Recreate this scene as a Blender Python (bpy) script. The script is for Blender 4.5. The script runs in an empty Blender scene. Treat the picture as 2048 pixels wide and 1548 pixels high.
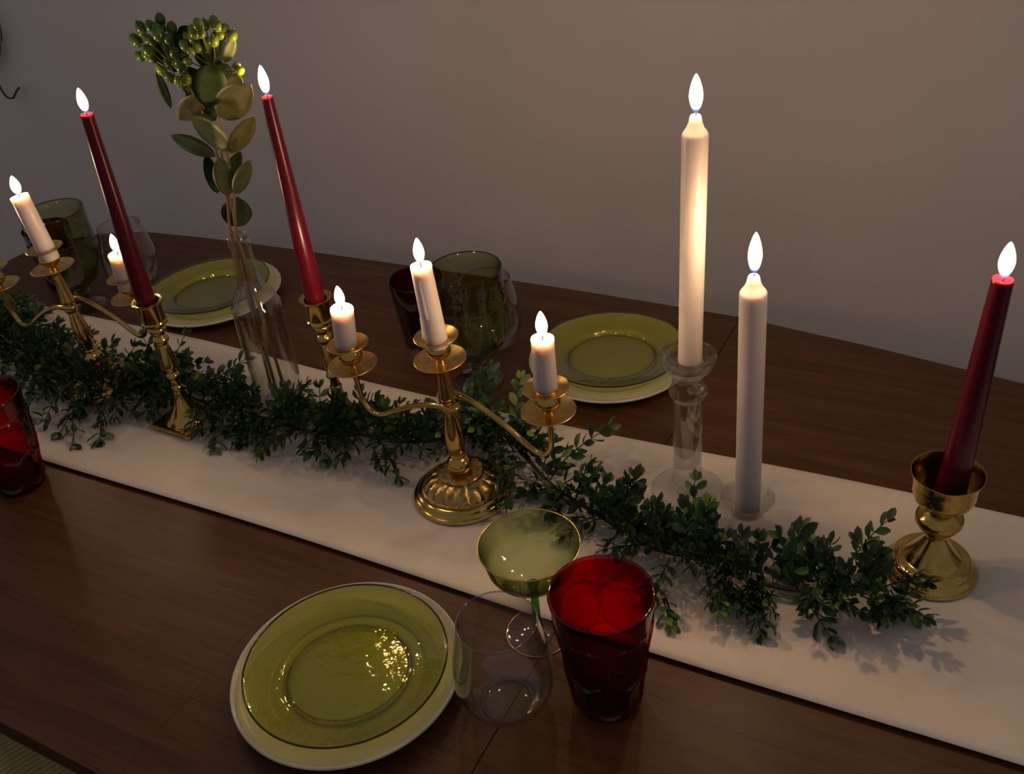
import bpy, bmesh, math, random
from mathutils import Vector, Matrix, Quaternion
R = math.radians
PI = math.pi
random.seed(7)
S = bpy.context.scene
C = S.collection
TZ = 0.75                                   # height of the table top above the floor

# ------------------------------------------------------------------ camera, world, exposure
cam_d = bpy.data.cameras.new('camera')
cam = bpy.data.objects.new('camera', cam_d)
C.objects.link(cam)
cr, cu, cf = Vector((0.887583, 0.451055, -0.093521)), Vector((-0.18767, 0.539482, 0.820816)), Vector((-0.420686, 0.710992, -0.563484))
m = Matrix.Identity(4)
for i in range(3):
    m[i][0], m[i][1], m[i][2] = cr[i], cu[i], -cf[i]
m[2][3] = TZ + 0.926208
cam.matrix_world = m
cam_d.sensor_fit = 'HORIZONTAL'
cam_d.sensor_width = 36.0
cam_d.lens = 2001.088 / 2048 * 36.0
cam_d.clip_start = 0.02
S.camera = cam

w = bpy.data.worlds.new('dim_room')
S.world = w
w.use_nodes = True
w.node_tree.nodes['Background'].inputs[0].default_value = (0.95, 0.86, 0.92, 1)
w.node_tree.nodes['Background'].inputs[1].default_value = 0.145

S.view_settings.view_transform = 'Standard'
S.view_settings.look = 'None'
S.view_settings.exposure = 0.14
S.view_settings.gamma = 1.0
S.view_settings.use_curve_mapping = False
try:
    S.cycles.use_denoising = True
    S.cycles.transparent_max_bounces = 32
    S.cycles.max_bounces = 8
    S.cycles.diffuse_bounces = 3
    S.cycles.glossy_bounces = 4
    S.cycles.sample_clamp_indirect = 2.5
    S.cycles.use_adaptive_sampling = True
    S.cycles.adaptive_threshold = 0.03
    S.cycles.caustics_reflective = False
    S.cycles.caustics_refractive = False
except Exception:
    pass
FLAME_W = 0.56                              # light given off by one candle flame
FLAME_C = (1.0, 0.62, 0.33)

# ------------------------------------------------------------------ materials
MATS = {}
def new_mat(name):
    mt = bpy.data.materials.new(name)
    mt.use_nodes = True
    nt = mt.node_tree
    nt.nodes.clear()
    out = nt.nodes.new('ShaderNodeOutputMaterial')
    MATS[name] = mt
    return mt, nt, out
def N(nt, kind, **kw):
    n = nt.nodes.new(kind)
    for k, v in kw.items():
        if k.startswith('i_'):
            n.inputs[k[2:].replace('_', ' ')].default_value = v
        else:
            setattr(n, k, v)
    return n
def L(nt, a, b):
    nt.links.new(a, b)
def c4(c):
    return (c[0], c[1], c[2], 1)
def ramp(nt, fac, stops):
    r = nt.nodes.new('ShaderNodeValToRGB')
    e = r.color_ramp.elements
    while len(e) < len(stops):
        e.new(0.5)
    for el, (p, c) in zip(e, stops):
        el.position = p
        el.color = c4(c)
    L(nt, fac, r.inputs[0])
    return r.outputs[0]
def coords(nt, scale=(1, 1, 1), kind='Object', rot=(0, 0, 0)):
    tc = nt.nodes.new('ShaderNodeTexCoord')
    mp = nt.nodes.new('ShaderNodeMapping')
    mp.inputs['Scale'].default_value = scale
    mp.inputs['Rotation'].default_value = rot
    L(nt, tc.outputs[kind], mp.inputs[0])
    return mp.outputs[0]
def noise(nt, vec, scale, detail=4, rough=0.55, dist=0.0):
    n = nt.nodes.new('ShaderNodeTexNoise')
    n.inputs['Scale'].default_value = scale
    n.inputs['Detail'].default_value = detail
    n.inputs['Roughness'].default_value = rough
    n.inputs['Distortion'].default_value = dist
    L(nt, vec, n.inputs['Vector'])
    return n.outputs[0]
def bump(nt, h, strength, dist=0.002):
    b = nt.nodes.new('ShaderNodeBump')
    b.inputs['Strength'].default_value = strength
    b.inputs['Distance'].default_value = dist
    L(nt, h, b.inputs['Height'])
    return b.outputs[0]

def mat_simple(name, lo, hi, scale=20, rough=0.5, metallic=0.0, bump_s=0.0, stretch=(1, 1, 1), sss=0.0, sss_r=(1, .4, .2), sss_s=0.004, rough2=None, spec=0.5, trans=0.0):
    mt, nt, out = new_mat(name)
    v = coords(nt, stretch)
    f = noise(nt, v, scale)
    col = ramp(nt, f, [(0.32, lo), (0.68, hi)])
    p = nt.nodes.new('ShaderNodeBsdfPrincipled')
    L(nt, col, p.inputs['Base Color'])
    p.inputs['Roughness'].default_value = rough
    p.inputs['Metallic'].default_value = metallic
    p.inputs['Specular IOR Level'].default_value = spec
    if rough2 is not None:
        mr = nt.nodes.new('ShaderNodeMapRange')
        mr.inputs['From Min'].default_value = 0.3
        mr.inputs['From Max'].default_value = 0.7
        mr.inputs['To Min'].default_value = rough
        mr.inputs['To Max'].default_value = rough2
        L(nt, f, mr.inputs['Value'])
        L(nt, mr.outputs[0], p.inputs['Roughness'])
    if sss:
        p.inputs['Subsurface Weight'].default_value = sss
        p.inputs['Subsurface Radius'].default_value = sss_r
        p.inputs['Subsurface Scale'].default_value = sss_s
    if bump_s:
        L(nt, bump(nt, f, bump_s), p.inputs['Normal'])
    L(nt, p.outputs[0], out.inputs[0])
    return mt

def mat_wood(name, lo, mid, hi, rough=0.38):
    mt, nt, out = new_mat(name)
    v = coords(nt, (0.8, 9.0, 9.0))
    n1 = noise(nt, v, 5.0, 6, 0.6, 0.6)
    v2 = coords(nt, (2.0, 120.0, 120.0))
    n2 = noise(nt, v2, 3.0, 3, 0.5)
    mx = N(nt, 'ShaderNodeMix', data_type='FLOAT')
    mx.inputs[0].default_value = 0.38
    L(nt, n1, mx.inputs[2]); L(nt, n2, mx.inputs[3])
    col = ramp(nt, mx.outputs[0], [(0.30, lo), (0.5, mid), (0.72, hi)])
    p = nt.nodes.new('ShaderNodeBsdfPrincipled')
    L(nt, col, p.inputs['Base Color'])
    p.inputs['Roughness'].default_value = rough
    p.inputs['Specular IOR Level'].default_value = 0.28
    L(nt, bump(nt, n2, 0.12, 0.0006), p.inputs['Normal'])
    L(nt, p.outputs[0], out.inputs[0])
    return mt

def mat_sheet_glass(name, col, edge, rough=0.045, power=2.0, gloss=1.0, wav=0.0, fexp=3.2):
    """thin absorbing glass: clear straight through, darker at a slant, mirror by Schlick"""
    mt, nt, out = new_mat(name)
    lw = nt.nodes.new('ShaderNodeLayerWeight')
    lw.inputs[0].default_value = 0.5
    pw = N(nt, 'ShaderNodeMath', operation='POWER'); pw.inputs[1].default_value = power
    L(nt, lw.outputs['Facing'], pw.inputs[0])
    mx = N(nt, 'ShaderNodeMix', data_type='RGBA')
    mx.inputs[6].default_value = c4(col); mx.inputs[7].default_value = c4(edge)
    L(nt, pw.outputs[0], mx.inputs[0])
    tr = nt.nodes.new('ShaderNodeBsdfTransparent')
    L(nt, mx.outputs[2], tr.inputs[0])
    gl = nt.nodes.new('ShaderNodeBsdfGlossy')
    gl.inputs['Color'].default_value = (gloss, gloss, gloss, 1)
    gl.inputs['Roughness'].default_value = rough
    p5 = N(nt, 'ShaderNodeMath', operation='POWER'); p5.inputs[1].default_value = fexp
    L(nt, lw.outputs['Facing'], p5.inputs[0])
    ma = N(nt, 'ShaderNodeMath', operation='MULTIPLY_ADD')
    ma.inputs[1].default_value = 0.90; ma.inputs[2].default_value = 0.045
    L(nt, p5.outputs[0], ma.inputs[0])
    ms = nt.nodes.new('ShaderNodeMixShader')
    L(nt, ma.outputs[0], ms.inputs[0]); L(nt, tr.outputs[0], ms.inputs[1]); L(nt, gl.outputs[0], ms.inputs[2])
    if wav:
        b = bump(nt, noise(nt, coords(nt), 60, 2), wav, 0.002)
        L(nt, b, gl.inputs['Normal'])
    L(nt, ms.outputs[0], out.inputs[0])
    return mt

def mat_solid_glass(name, col):
    mt, nt, out = new_mat(name)
    g = nt.nodes.new('ShaderNodeBsdfGlass')
    g.inputs['Color'].default_value = c4(col)
    g.inputs['Roughness'].default_value = 0.03
    g.inputs['IOR'].default_value = 1.49
    t = nt.nodes.new('ShaderNodeBsdfTransparent')
    t.inputs[0].default_value = c4([0.97 * x for x in col])
    ms = nt.nodes.new('ShaderNodeMixShader')
    ms.inputs[0].default_value = 0.5
    b = bump(nt, noise(nt, coords(nt), 45, 2), 0.25, 0.002)
    L(nt, b, g.inputs['Normal'])
    L(nt, g.outputs[0], ms.inputs[1]); L(nt, t.outputs[0], ms.inputs[2])
    L(nt, ms.outputs[0], out.inputs[0])
    return mt

def mat_flame():
    mt, nt, out = new_mat('flame')
    tc = nt.nodes.new('ShaderNodeTexCoord')
    sx = nt.nodes.new('ShaderNodeSeparateXYZ')
    L(nt, tc.outputs['Generated'], sx.inputs[0])
    col = ramp(nt, sx.outputs[2], [(0.0, (0.02, 0.10, 0.9)), (0.14, (0.12, 0.20, 0.9)), (0.27, (1.0, 0.62, 0.30)), (0.5, (1.0, 0.74, 0.42)), (1.0, (1.0, 0.62, 0.25))])
    st = ramp(nt, sx.outputs[2], [(0.0, (0.02,) * 3), (0.14, (0.03,) * 3), (0.30, (0.7,) * 3), (0.5, (1.0,) * 3), (1.0, (1.0,) * 3)])
    lw = nt.nodes.new('ShaderNodeLayerWeight'); lw.inputs[0].default_value = 0.5
    iv = N(nt, 'ShaderNodeMath', operation='SUBTRACT'); iv.inputs[0].default_value = 1.0
    L(nt, lw.outputs['Facing'], iv.inputs[1])
    pw = N(nt, 'ShaderNodeMath', operation='POWER'); pw.inputs[1].default_value = 1.6
    L(nt, iv.outputs[0], pw.inputs[0])
    m1 = N(nt, 'ShaderNodeMath', operation='MULTIPLY')
    L(nt, st, m1.inputs[0]); L(nt, pw.outputs[0], m1.inputs[1])
    m2 = N(nt, 'ShaderNodeMath', operation='MULTIPLY'); m2.inputs[1].default_value = 22.0
    L(nt, m1.outputs[0], m2.inputs[0])
    em = nt.nodes.new('ShaderNodeEmission')
    L(nt, col, em.inputs[0]); L(nt, m2.outputs[0], em.inputs[1])
    tr = nt.nodes.new('ShaderNodeBsdfTransparent')
    ad = nt.nodes.new('ShaderNodeAddShader')
    L(nt, em.outputs[0], ad.inputs[0]); L(nt, tr.outputs[0], ad.inputs[1])
    L(nt, ad.outputs[0], out.inputs[0])
    try:
        mt.cycles.emission_sampling = 'NONE'
    except Exception:
        pass
    return mt

mat_wood('walnut', (0.043, 0.0165, 0.0055), (0.085, 0.034, 0.0105), (0.135, 0.056, 0.018), 0.42)
mat_wood('floor_wood', (0.03, 0.02, 0.014), (0.05, 0.033, 0.023), (0.07, 0.045, 0.03), 0.5)
mat_simple('wall_paint', (0.735, 0.69, 0.66), (0.77, 0.725, 0.69), 3, 0.85, bump_s=0.03)
mat_simple('baseboard_paint', (0.5, 0.48, 0.46), (0.55, 0.53, 0.5), 3, 0.5)
mat_simple('linen', (0.72, 0.645, 0.535), (0.80, 0.72, 0.60), 9, 0.95, bump_s=0.05, spec=0.1)
mat_simple('brass', (0.48, 0.335, 0.080), (0.66, 0.475, 0.14), 55, 0.08, 1.0, rough2=0.20)
mat_simple('brass_pan', (0.50, 0.33, 0.095), (0.66, 0.46, 0.15), 90, 0.26, 1.0, rough2=0.40)
mat_simple('brass_dark', (0.30, 0.19, 0.06), (0.62, 0.43, 0.16), 120, 0.16, 1.0, rough2=0.34, bump_s=0.35)
mat_simple('white_wax', (0.60, 0.545, 0.525), (0.64, 0.585, 0.56), 8, 0.42, sss=1.0, sss_r=(1.0, 0.80, 0.62), sss_s=0.020)
mat_simple('red_wax', (0.085, 0.0025, 0.012), (0.115, 0.004, 0.015), 8, 0.28, sss=0.5, sss_r=(1.0, 0.08, 0.06), sss_s=0.008)
mat_simple('wick', (0.01, 0.008, 0.007), (0.02, 0.015, 0.012), 50, 0.9)
mat_simple('cream_stoneware', (0.57, 0.55, 0.40), (0.63, 0.61, 0.45), 14, 0.28)
mat_simple('gold_rim', (0.80, 0.52, 0.14), (0.88, 0.60, 0.2), 30, 0.2, 1.0)
mat_simple('leaf_dark', (0.015, 0.040, 0.014), (0.030, 0.072, 0.022), 70, 0.5, bump_s=0.2)
mat_simple('leaf_mid', (0.024, 0.070, 0.018), (0.046, 0.112, 0.024), 70, 0.48, bump_s=0.2)
mat_simple('leaf_light', (0.085, 0.17, 0.020), (0.15, 0.26, 0.032), 70, 0.48, bump_s=0.2)
mat_simple('twig_dark', (0.018, 0.022, 0.012), (0.035, 0.035, 0.02), 70, 0.7)
mat_simple('hyp_dark', (0.008, 0.018, 0.006), (0.022, 0.038, 0.009), 40, 0.6, bump_s=0.15, spec=0.2)
mat_simple('hyp_mid', (0.055, 0.075, 0.020), (0.10, 0.12, 0.035), 40, 0.5, bump_s=0.15)
mat_simple('hyp_yellow', (0.13, 0.13, 0.025), (0.21, 0.20, 0.045), 40, 0.5, bump_s=0.15)
mat_simple('hyp_brown', (0.045, 0.035, 0.012), (0.09, 0.075, 0.02), 40, 0.55, bump_s=0.15)
mat_simple('berry_green', (0.035, 0.085, 0.008), (0.075, 0.14, 0.014), 60, 0.22)
mat_simple('berry_lime', (0.11, 0.17, 0.012), (0.19, 0.25, 0.02), 60, 0.22)
mat_simple('stem_brown', (0.11, 0.07, 0.025), (0.22, 0.14, 0.05), 60, 0.6, stretch=(1, 1, .2))
mat_simple('stem_green', (0.05, 0.07, 0.015), (0.12, 0.13, 0.03), 60, 0.5)
mat_simple('cord', (0.42, 0.34, 0.14), (0.62, 0.52, 0.24), 160, 0.9, bump_s=0.4)
mat_simple('dark_frame', (0.02, 0.014, 0.01), (0.035, 0.024, 0.017), 20, 0.5)
mat_simple('dry_vine', (0.07, 0.055, 0.052), (0.12, 0.095, 0.09), 40, 0.85)
mat_sheet_glass('clear_glass', (0.985, 0.985, 0.98), (0.72, 0.72, 0.68), power=3.0, rough=0.03, wav=0.25, fexp=3.0)
mat_sheet_glass('glass_lip', (0.80, 0.78, 0.74), (0.22, 0.20, 0.18), power=1.2, rough=0.05, fexp=1.6)
mat_sheet_glass('olive_lip', (0.30, 0.30, 0.12), (0.015, 0.018, 0.008), power=1.0, rough=0.05)
mat_sheet_glass('bottle_glass', (0.975, 0.98, 0.965), (0.66, 0.65, 0.60), power=3.0, wav=0.3, fexp=2.2, rough=0.04)
mat_sheet_glass('olive_glass', (0.86, 0.87, 0.44), (0.06, 0.07, 0.02), power=2.4, rough=0.035, wav=0.5)
mat_sheet_glass('goblet_glass', (0.80, 0.81, 0.60), (0.07, 0.09, 0.03), power=2.0, rough=0.03, wav=0.6)
mat_sheet_glass('coupe_glass', (0.84, 0.90, 0.62), (0.16, 0.22, 0.06), power=1.7, rough=0.03, wav=0.3)
mat_sheet_glass('coupe_stem_glass', (0.25, 0.62, 0.10), (0.03, 0.15, 0.02), power=1.5)
mat_sheet_glass('ruby_glass', (0.92, 0.016, 0.045), (0.04, 0.0, 0.008), power=1.15, wav=0.3, fexp=5.5)
mat_sheet_glass('dark_ruby_glass', (0.50, 0.04, 0.10), (0.03, 0.0, 0.01), power=2.0)
mat_solid_glass('cast_glass', (0.97, 0.975, 0.95))
mat_flame()

# ------------------------------------------------------------------ mesh helpers
def link(name, me, parent=None):
    o = bpy.data.objects.new(name, me)
    C.objects.link(o)
    if parent is not None:
        o.parent = parent
    return o
def empty(name, loc=(0, 0, 0)):
    o = bpy.data.objects.new(name, None)
    o.empty_display_size = 0.02
    C.objects.link(o)
    o.location = loc
    return o
def tag(o, label, cat, group=None, kind=None):
    if label: o['label'] = label
    if cat: o['category'] = cat
    if group: o['group'] = group
    if kind: o['kind'] = kind
    return o
def mesh(name, verts, faces, mat, smooth=True, angle=None):
    me = bpy.data.meshes.new(name)
    me.from_pydata([tuple(v) for v in verts], [], faces)
    bm = bmesh.new(); bm.from_mesh(me)
    bmesh.ops.remove_doubles(bm, verts=bm.verts, dist=1e-7)
    bmesh.ops.recalc_face_normals(bm, faces=bm.faces)
    bm.to_mesh(me); bm.free()
    if smooth:
        me.polygons.foreach_set('use_smooth', [True] * len(me.polygons))
        if angle:
            me.set_sharp_from_angle(angle=R(angle))
    me.materials.append(MATS[mat])
    me.update()
    return me
def lathe_data(prof, seg=48, off=(0, 0, 0), disp=None):
    """prof: list of (r, z); r = 0 points become poles"""
    vs, fs, rows = [], [], []
    for k, (r, z) in enumerate(prof):
        if r <= 1e-9:
            rows.append([len(vs)]); vs.append((off[0], off[1], off[2] + z))
        else:
            row = []
            for i in range(seg):
                a = 2 * PI * i / seg
                rr = r if disp is None else disp(k, a, r, z)
                row.append(len(vs)); vs.append((off[0] + rr * math.cos(a), off[1] + rr * math.sin(a), off[2] + z))
            rows.append(row)
    for a, b in zip(rows, rows[1:]):
        if len(a) == 1 and len(b) == 1: continue
        for i in range(seg):
            j = (i + 1) % seg
            if len(a) == 1: fs.append((a[0], b[j], b[i]))
            elif len(b) == 1: fs.append((a[i], a[j], b[0]))
            else: fs.append((a[i], a[j], b[j], b[i]))
    return vs, fs
def lathe(name, prof, mat, parent=None, seg=48, angle=40, off=(0, 0, 0), disp=None):
    vs, fs = lathe_data(prof, seg, off, disp)
    return link(name, mesh(name, vs, fs, mat, True, angle), parent)
def smooth_prof(pts, n=6):
    """Catmull-Rom through (r, z) points"""
    out = []
    P = [pts[0]] + list(pts) + [pts[-1]]
    for i in range(1, len(P) - 2):
        p0, p1, p2, p3 = P[i - 1], P[i], P[i + 1], P[i + 2]
        for k in range(n):
            t = k / n
            out.append(tuple(max(0.0, x) if q == 0 else x for q, x in enumerate(
                0.5 * (2 * p1[q] + (p2[q] - p0[q]) * t + (2 * p0[q] - 5 * p1[q] + 4 * p2[q] - p3[q]) * t * t + (3 * p1[q] - p0[q] - 3 * p2[q] + p3[q]) * t ** 3) for q in range(2))))
    out.append(pts[-1])
    return out
def crom(pts, n=8):
    P = [Vector(p) for p in pts]
    P = [P[0] * 2 - P[1]] + P + [P[-1] * 2 - P[-2]]
    out = []
    for i in range(1, len(P) - 2):
        p0, p1, p2, p3 = P[i - 1:i + 3]
        for k in range(n):
            t = k / n
            out.append(0.5 * (2 * p1 + (p2 - p0) * t + (2 * p0 - 5 * p1 + 4 * p2 - p3) * t * t + (3 * p1 - p0 - 3 * p2 + p3) * t ** 3))
    out.append(P[-2])
    return out
def tube_data(path, rad, seg=8, base=0):
    vs, fs = [], []
    n = len(path)
    path = [Vector(p) for p in path]
    up = None
    for i, p in enumerate(path):
        t = (path[min(i + 1, n - 1)] - path[max(i - 1, 0)])
        t = t.normalized() if t.length > 1e-9 else Vector((0, 0, 1))
        if up is None:
            up = t.orthogonal().normalized()
        up = (up - t * up.dot(t))
        up = up.normalized() if up.length > 1e-6 else t.orthogonal().normalized()
        s = t.cross(up)
        r = rad(i / (n - 1)) if callable(rad) else rad
        for k in range(seg):
            a = 2 * PI * k / seg
            vs.append(p + (up * math.cos(a) + s * math.sin(a)) * r)
    for i in range(n - 1):
        for k in range(seg):
            q = (k + 1) % seg
            fs.append((base + i * seg + k, base + i * seg + q, base + (i + 1) * seg + q, base + (i + 1) * seg + k))
    fs.append(tuple(base + k for k in range(seg))[::-1])
    fs.append(tuple(base + (n - 1) * seg + k for k in range(seg)))
    return vs, fs
def tube(name, path, rad, mat, parent=None, seg=10):
    vs, fs = tube_data(path, rad, seg)
    return link(name, mesh(name, vs, fs, mat, True, 60), parent)
def box_data(x0, x1, y0, y1, z0, z1):
    v = [(x, y, z) for x in (x0, x1) for y in (y0, y1) for z in (z0, z1)]
    f = [(0, 1, 3, 2), (4, 6, 7, 5), (0, 4, 5, 1), (2, 3, 7, 6), (0, 2, 6, 4), (1, 5, 7, 3)]
    return v, f
def box(name, x0, x1, y0, y1, z0, z1, mat, parent=None, bev=0.0):
    v, f = box_data(x0, x1, y0, y1, z0, z1)
    me = mesh(name, v, f, mat, False)
    if bev:
        bm = bmesh.new(); bm.from_mesh(me)
        bmesh.ops.bevel(bm, geom=bm.edges[:], offset=bev, segments=2, affect='EDGES', profile=0.5)
        bm.to_mesh(me); bm.free()
    return link(name, me, parent)
def torus_data(R0, r, z, seg=64, ring=10, off=(0, 0, 0)):
    vs, fs = [], []
    for i in range(seg):
        a = 2 * PI * i / seg
        for k in range(ring):
            b = 2 * PI * k / ring
            q = R0 + r * math.cos(b)
            vs.append((off[0] + q * math.cos(a), off[1] + q * math.sin(a), off[2] + z + r * math.sin(b)))
    for i in range(seg):
        for k in range(ring):
            fs.append((i * ring + k, ((i + 1) % seg) * ring + k, ((i + 1) % seg) * ring + (k + 1) % ring, i * ring + (k + 1) % ring))
    return vs, fs
def torus(name, R0, r, z, mat, parent=None, seg=64, ring=10):
    vs, fs = torus_data(R0, r, z, seg, ring)
    return link(name, mesh(name, vs, fs, mat), parent)
def copy_tree(o, parent=None):
    c = o.copy(); C.objects.link(c)
    if parent is not None:
        c.parent = parent
    for ch in list(o.children):
        copy_tree(ch, c)
    return c
def tilt_to(o, a, b):
    """put o's origin at a with its z axis pointing at b"""
    a, b = Vector(a), Vector(b)
    o.location = a
    o.rotation_mode = 'QUATERNION'
    o.rotation_quaternion = Vector((0, 0, 1)).rotation_difference((b - a).normalized())

# ------------------------------------------------------------------ the room
WY = 1.95
def struct(o, label=None):
    o['kind'] = 'structure'
    if label: o['label'] = label
    return o
v, f = box_data(-4.2, 3.0, WY, WY + 0.12, 0, 2.7)
struct(link('wall_back', mesh('wall_back', v, f, 'wall_paint', False)), 'plain pale grey wall behind the dining table')
v, f = box_data(-4.2, 3.0, -3.0, WY + 0.12, -0.06, 0)
struct(link('floor', mesh('floor', v, f, 'floor_wood', False)), 'dark wooden floor under the table')
struct(box('baseboard_back', -4.2, 3.0, WY - 0.014, WY, 0, 0.09, 'baseboard_paint', None, 0.003), 'low painted baseboard along the back wall')

# ------------------------------------------------------------------ dining table
CY = 0.922
HW = [(-2.02, 0.0), (-2.018, 0.12), (-2.010, 0.25), (-1.994, 0.365), (-1.96, 0.43), (-1.90, 0.485), (-1.79, 0.528), (-1.62, 0.545), (-1.44, 0.555), (-1.21, 0.563), (-0.95, 0.571), (-0.763, 0.575),
      (-0.58, 0.5755), (-0.406, 0.573), (-0.325, 0.564), (-0.174, 0.547), (0.05, 0.514), (0.25, 0.475), (0.40, 0.42), (0.50, 0.33), (0.55, 0.2), (0.565, 0.1), (0.57, 0.0)]
def half_w(x):
    for (x0, w0), (x1, w1) in zip(HW, HW[1:]):
        if x0 <= x <= x1:
            return w0 + (w1 - w0) * (x - x0) / (x1 - x0)
    return 0.0
table = empty('dining_table', (-0.585, CY, 0))
tag(table, 'long dark walnut dining table with rounded corners set for dinner', 'table')
def panel(x0, x1):
    xs = [x0] + [x for x, _ in HW if x0 < x < x1] + [x1]
    top = [(x, half_w(x)) for x in xs]
    ring = [(x, y) for x, y in top] + [(x, -y) for x, y in reversed(top) if y > 1e-6]
    ring = [q for i, q in enumerate(ring) if i == 0 or (abs(q[0] - ring[i - 1][0]) + abs(q[1] - ring[i - 1][1])) > 1e-6]
    if abs(ring[0][0] - ring[-1][0]) + abs(ring[0][1] - ring[-1][1]) < 1e-6: ring.pop()
    n = len(ring); th = 0.03
    vs = [(x + 0.585, y, TZ) for x, y in ring] + [(x + 0.585, y, TZ - th) for x, y in ring]
    fs = [tuple(range(n)), tuple(range(2 * n - 1, n - 1, -1))] + [(i, n + i, n + (i + 1) % n, (i + 1) % n) for i in range(n)]
    me = mesh('tabletop_panel', vs, fs, 'walnut', False)
    bm = bmesh.new(); bm.from_mesh(me)
    ed = [e for e in bm.edges if all(abs(v.co.z - TZ) < 1e-5 for v in e.verts)]
    bmesh.ops.bevel(bm, geom=ed, offset=0.0003, segments=2, affect='EDGES', profile=0.5)
    bm.to_mesh(me); bm.free()
    return link('tabletop_panel', me, table)
panel(-2.02, -0.76305); panel(-0.76295, -0.4066); panel(-0.4054, 0.57)
for sy in (-1, 1):
    box('apron', -1.15, 0.85, sy * 0.40 - 0.012, sy * 0.40 + 0.012, TZ - 0.11, TZ - 0.03, 'walnut', table, 0.002)
for sx in (-1.15, 0.85):
    box('apron', sx - 0.012, sx + 0.012, -0.40, 0.40, TZ - 0.11, TZ - 0.03, 'walnut', table, 0.002)
    for sy in (-0.40, 0.40):
        lathe('leg', [(0, 0), (0.018, 0), (0.033, TZ - 0.031), (0, TZ - 0.031)], 'walnut', table, 20, 40, (sx, sy, 0))

# ------------------------------------------------------------------ table runner
def runner():
    rnd = random.Random(3)
    xs = [-1.985 + i * 0.0125 for i in range(int(2.53 / 0.0125) + 1)]
    def yf(x): return 1.111 + 0.007 * math.sin(x * 5.1 + 1.2) + 0.006 * math.sin(x * 2.3) - 0.010 * math.exp(-((x + 1.0) / 0.25) ** 2) + 0.008 * math.exp(-((x + 0.25) / 0.3) ** 2)
    def yn(x): return 0.733 + 0.003 * math.sin(x * 6 + 0.4)
    def hz(x, y):
        return 0.0022 * (1 + math.sin(x * 9 + y * 14 + 1.5 * math.sin(y * 11))) * 0.5 + 0.0016 * (1 + math.sin(-x * 17 + y * 31 + math.sin(x * 7))) * 0.5
    NV = 30
    vs, fs = [], []
    nr = 0
    for x in xs:
        a, b = yn(x), yf(x)
        row = []
        # underside, rounded fold at the near edge, top, far hem
        row.append((x, b - 0.001, TZ + 0.0003))
        row.append((x, a + 0.02, TZ + 0.0003))
        row.append((x, a + 0.008, TZ + 0.0015))
        row.append((x, a + 0.002, TZ + 0.0040))
        row.append((x, a, TZ + 0.0065))
        row.append((x, a + 0.002, TZ + 0.0088))
        row.append((x, a + 0.007, TZ + 0.0102))
        for k in range(NV):
            t = (k + 1) / NV
            y = a + 0.012 + (b - a - 0.012) * t
            fold = 0.0085 * math.exp(-((t) / 0.10) ** 2)
            z = 0.0016 + fold + hz(x, y) * min(1, (1 - t) * 8) * min(1, t * 6)
            row.append((x, y, TZ + z))
        row.append((x, b + 0.0006, TZ + 0.0008))
        nr = len(row)
        vs += row
    for i in range(len(xs) - 1):
        for k in range(nr):
            q = (k + 1) % nr
            fs.append((i * nr + k, i * nr + q, (i + 1) * nr + q, (i + 1) * nr + k))
    fs.append(tuple(range(nr)))
    fs.append(tuple(range((len(xs) - 1) * nr, len(xs) * nr))[::-1])
    o = link('table_runner', mesh('table_runner', vs, fs, 'linen', True, 60))
    tag(o, 'cream linen runner with a folded edge down the middle of the table', 'table runner')
runner()
RZ = TZ + 0.0048       # top of the runner

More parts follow.
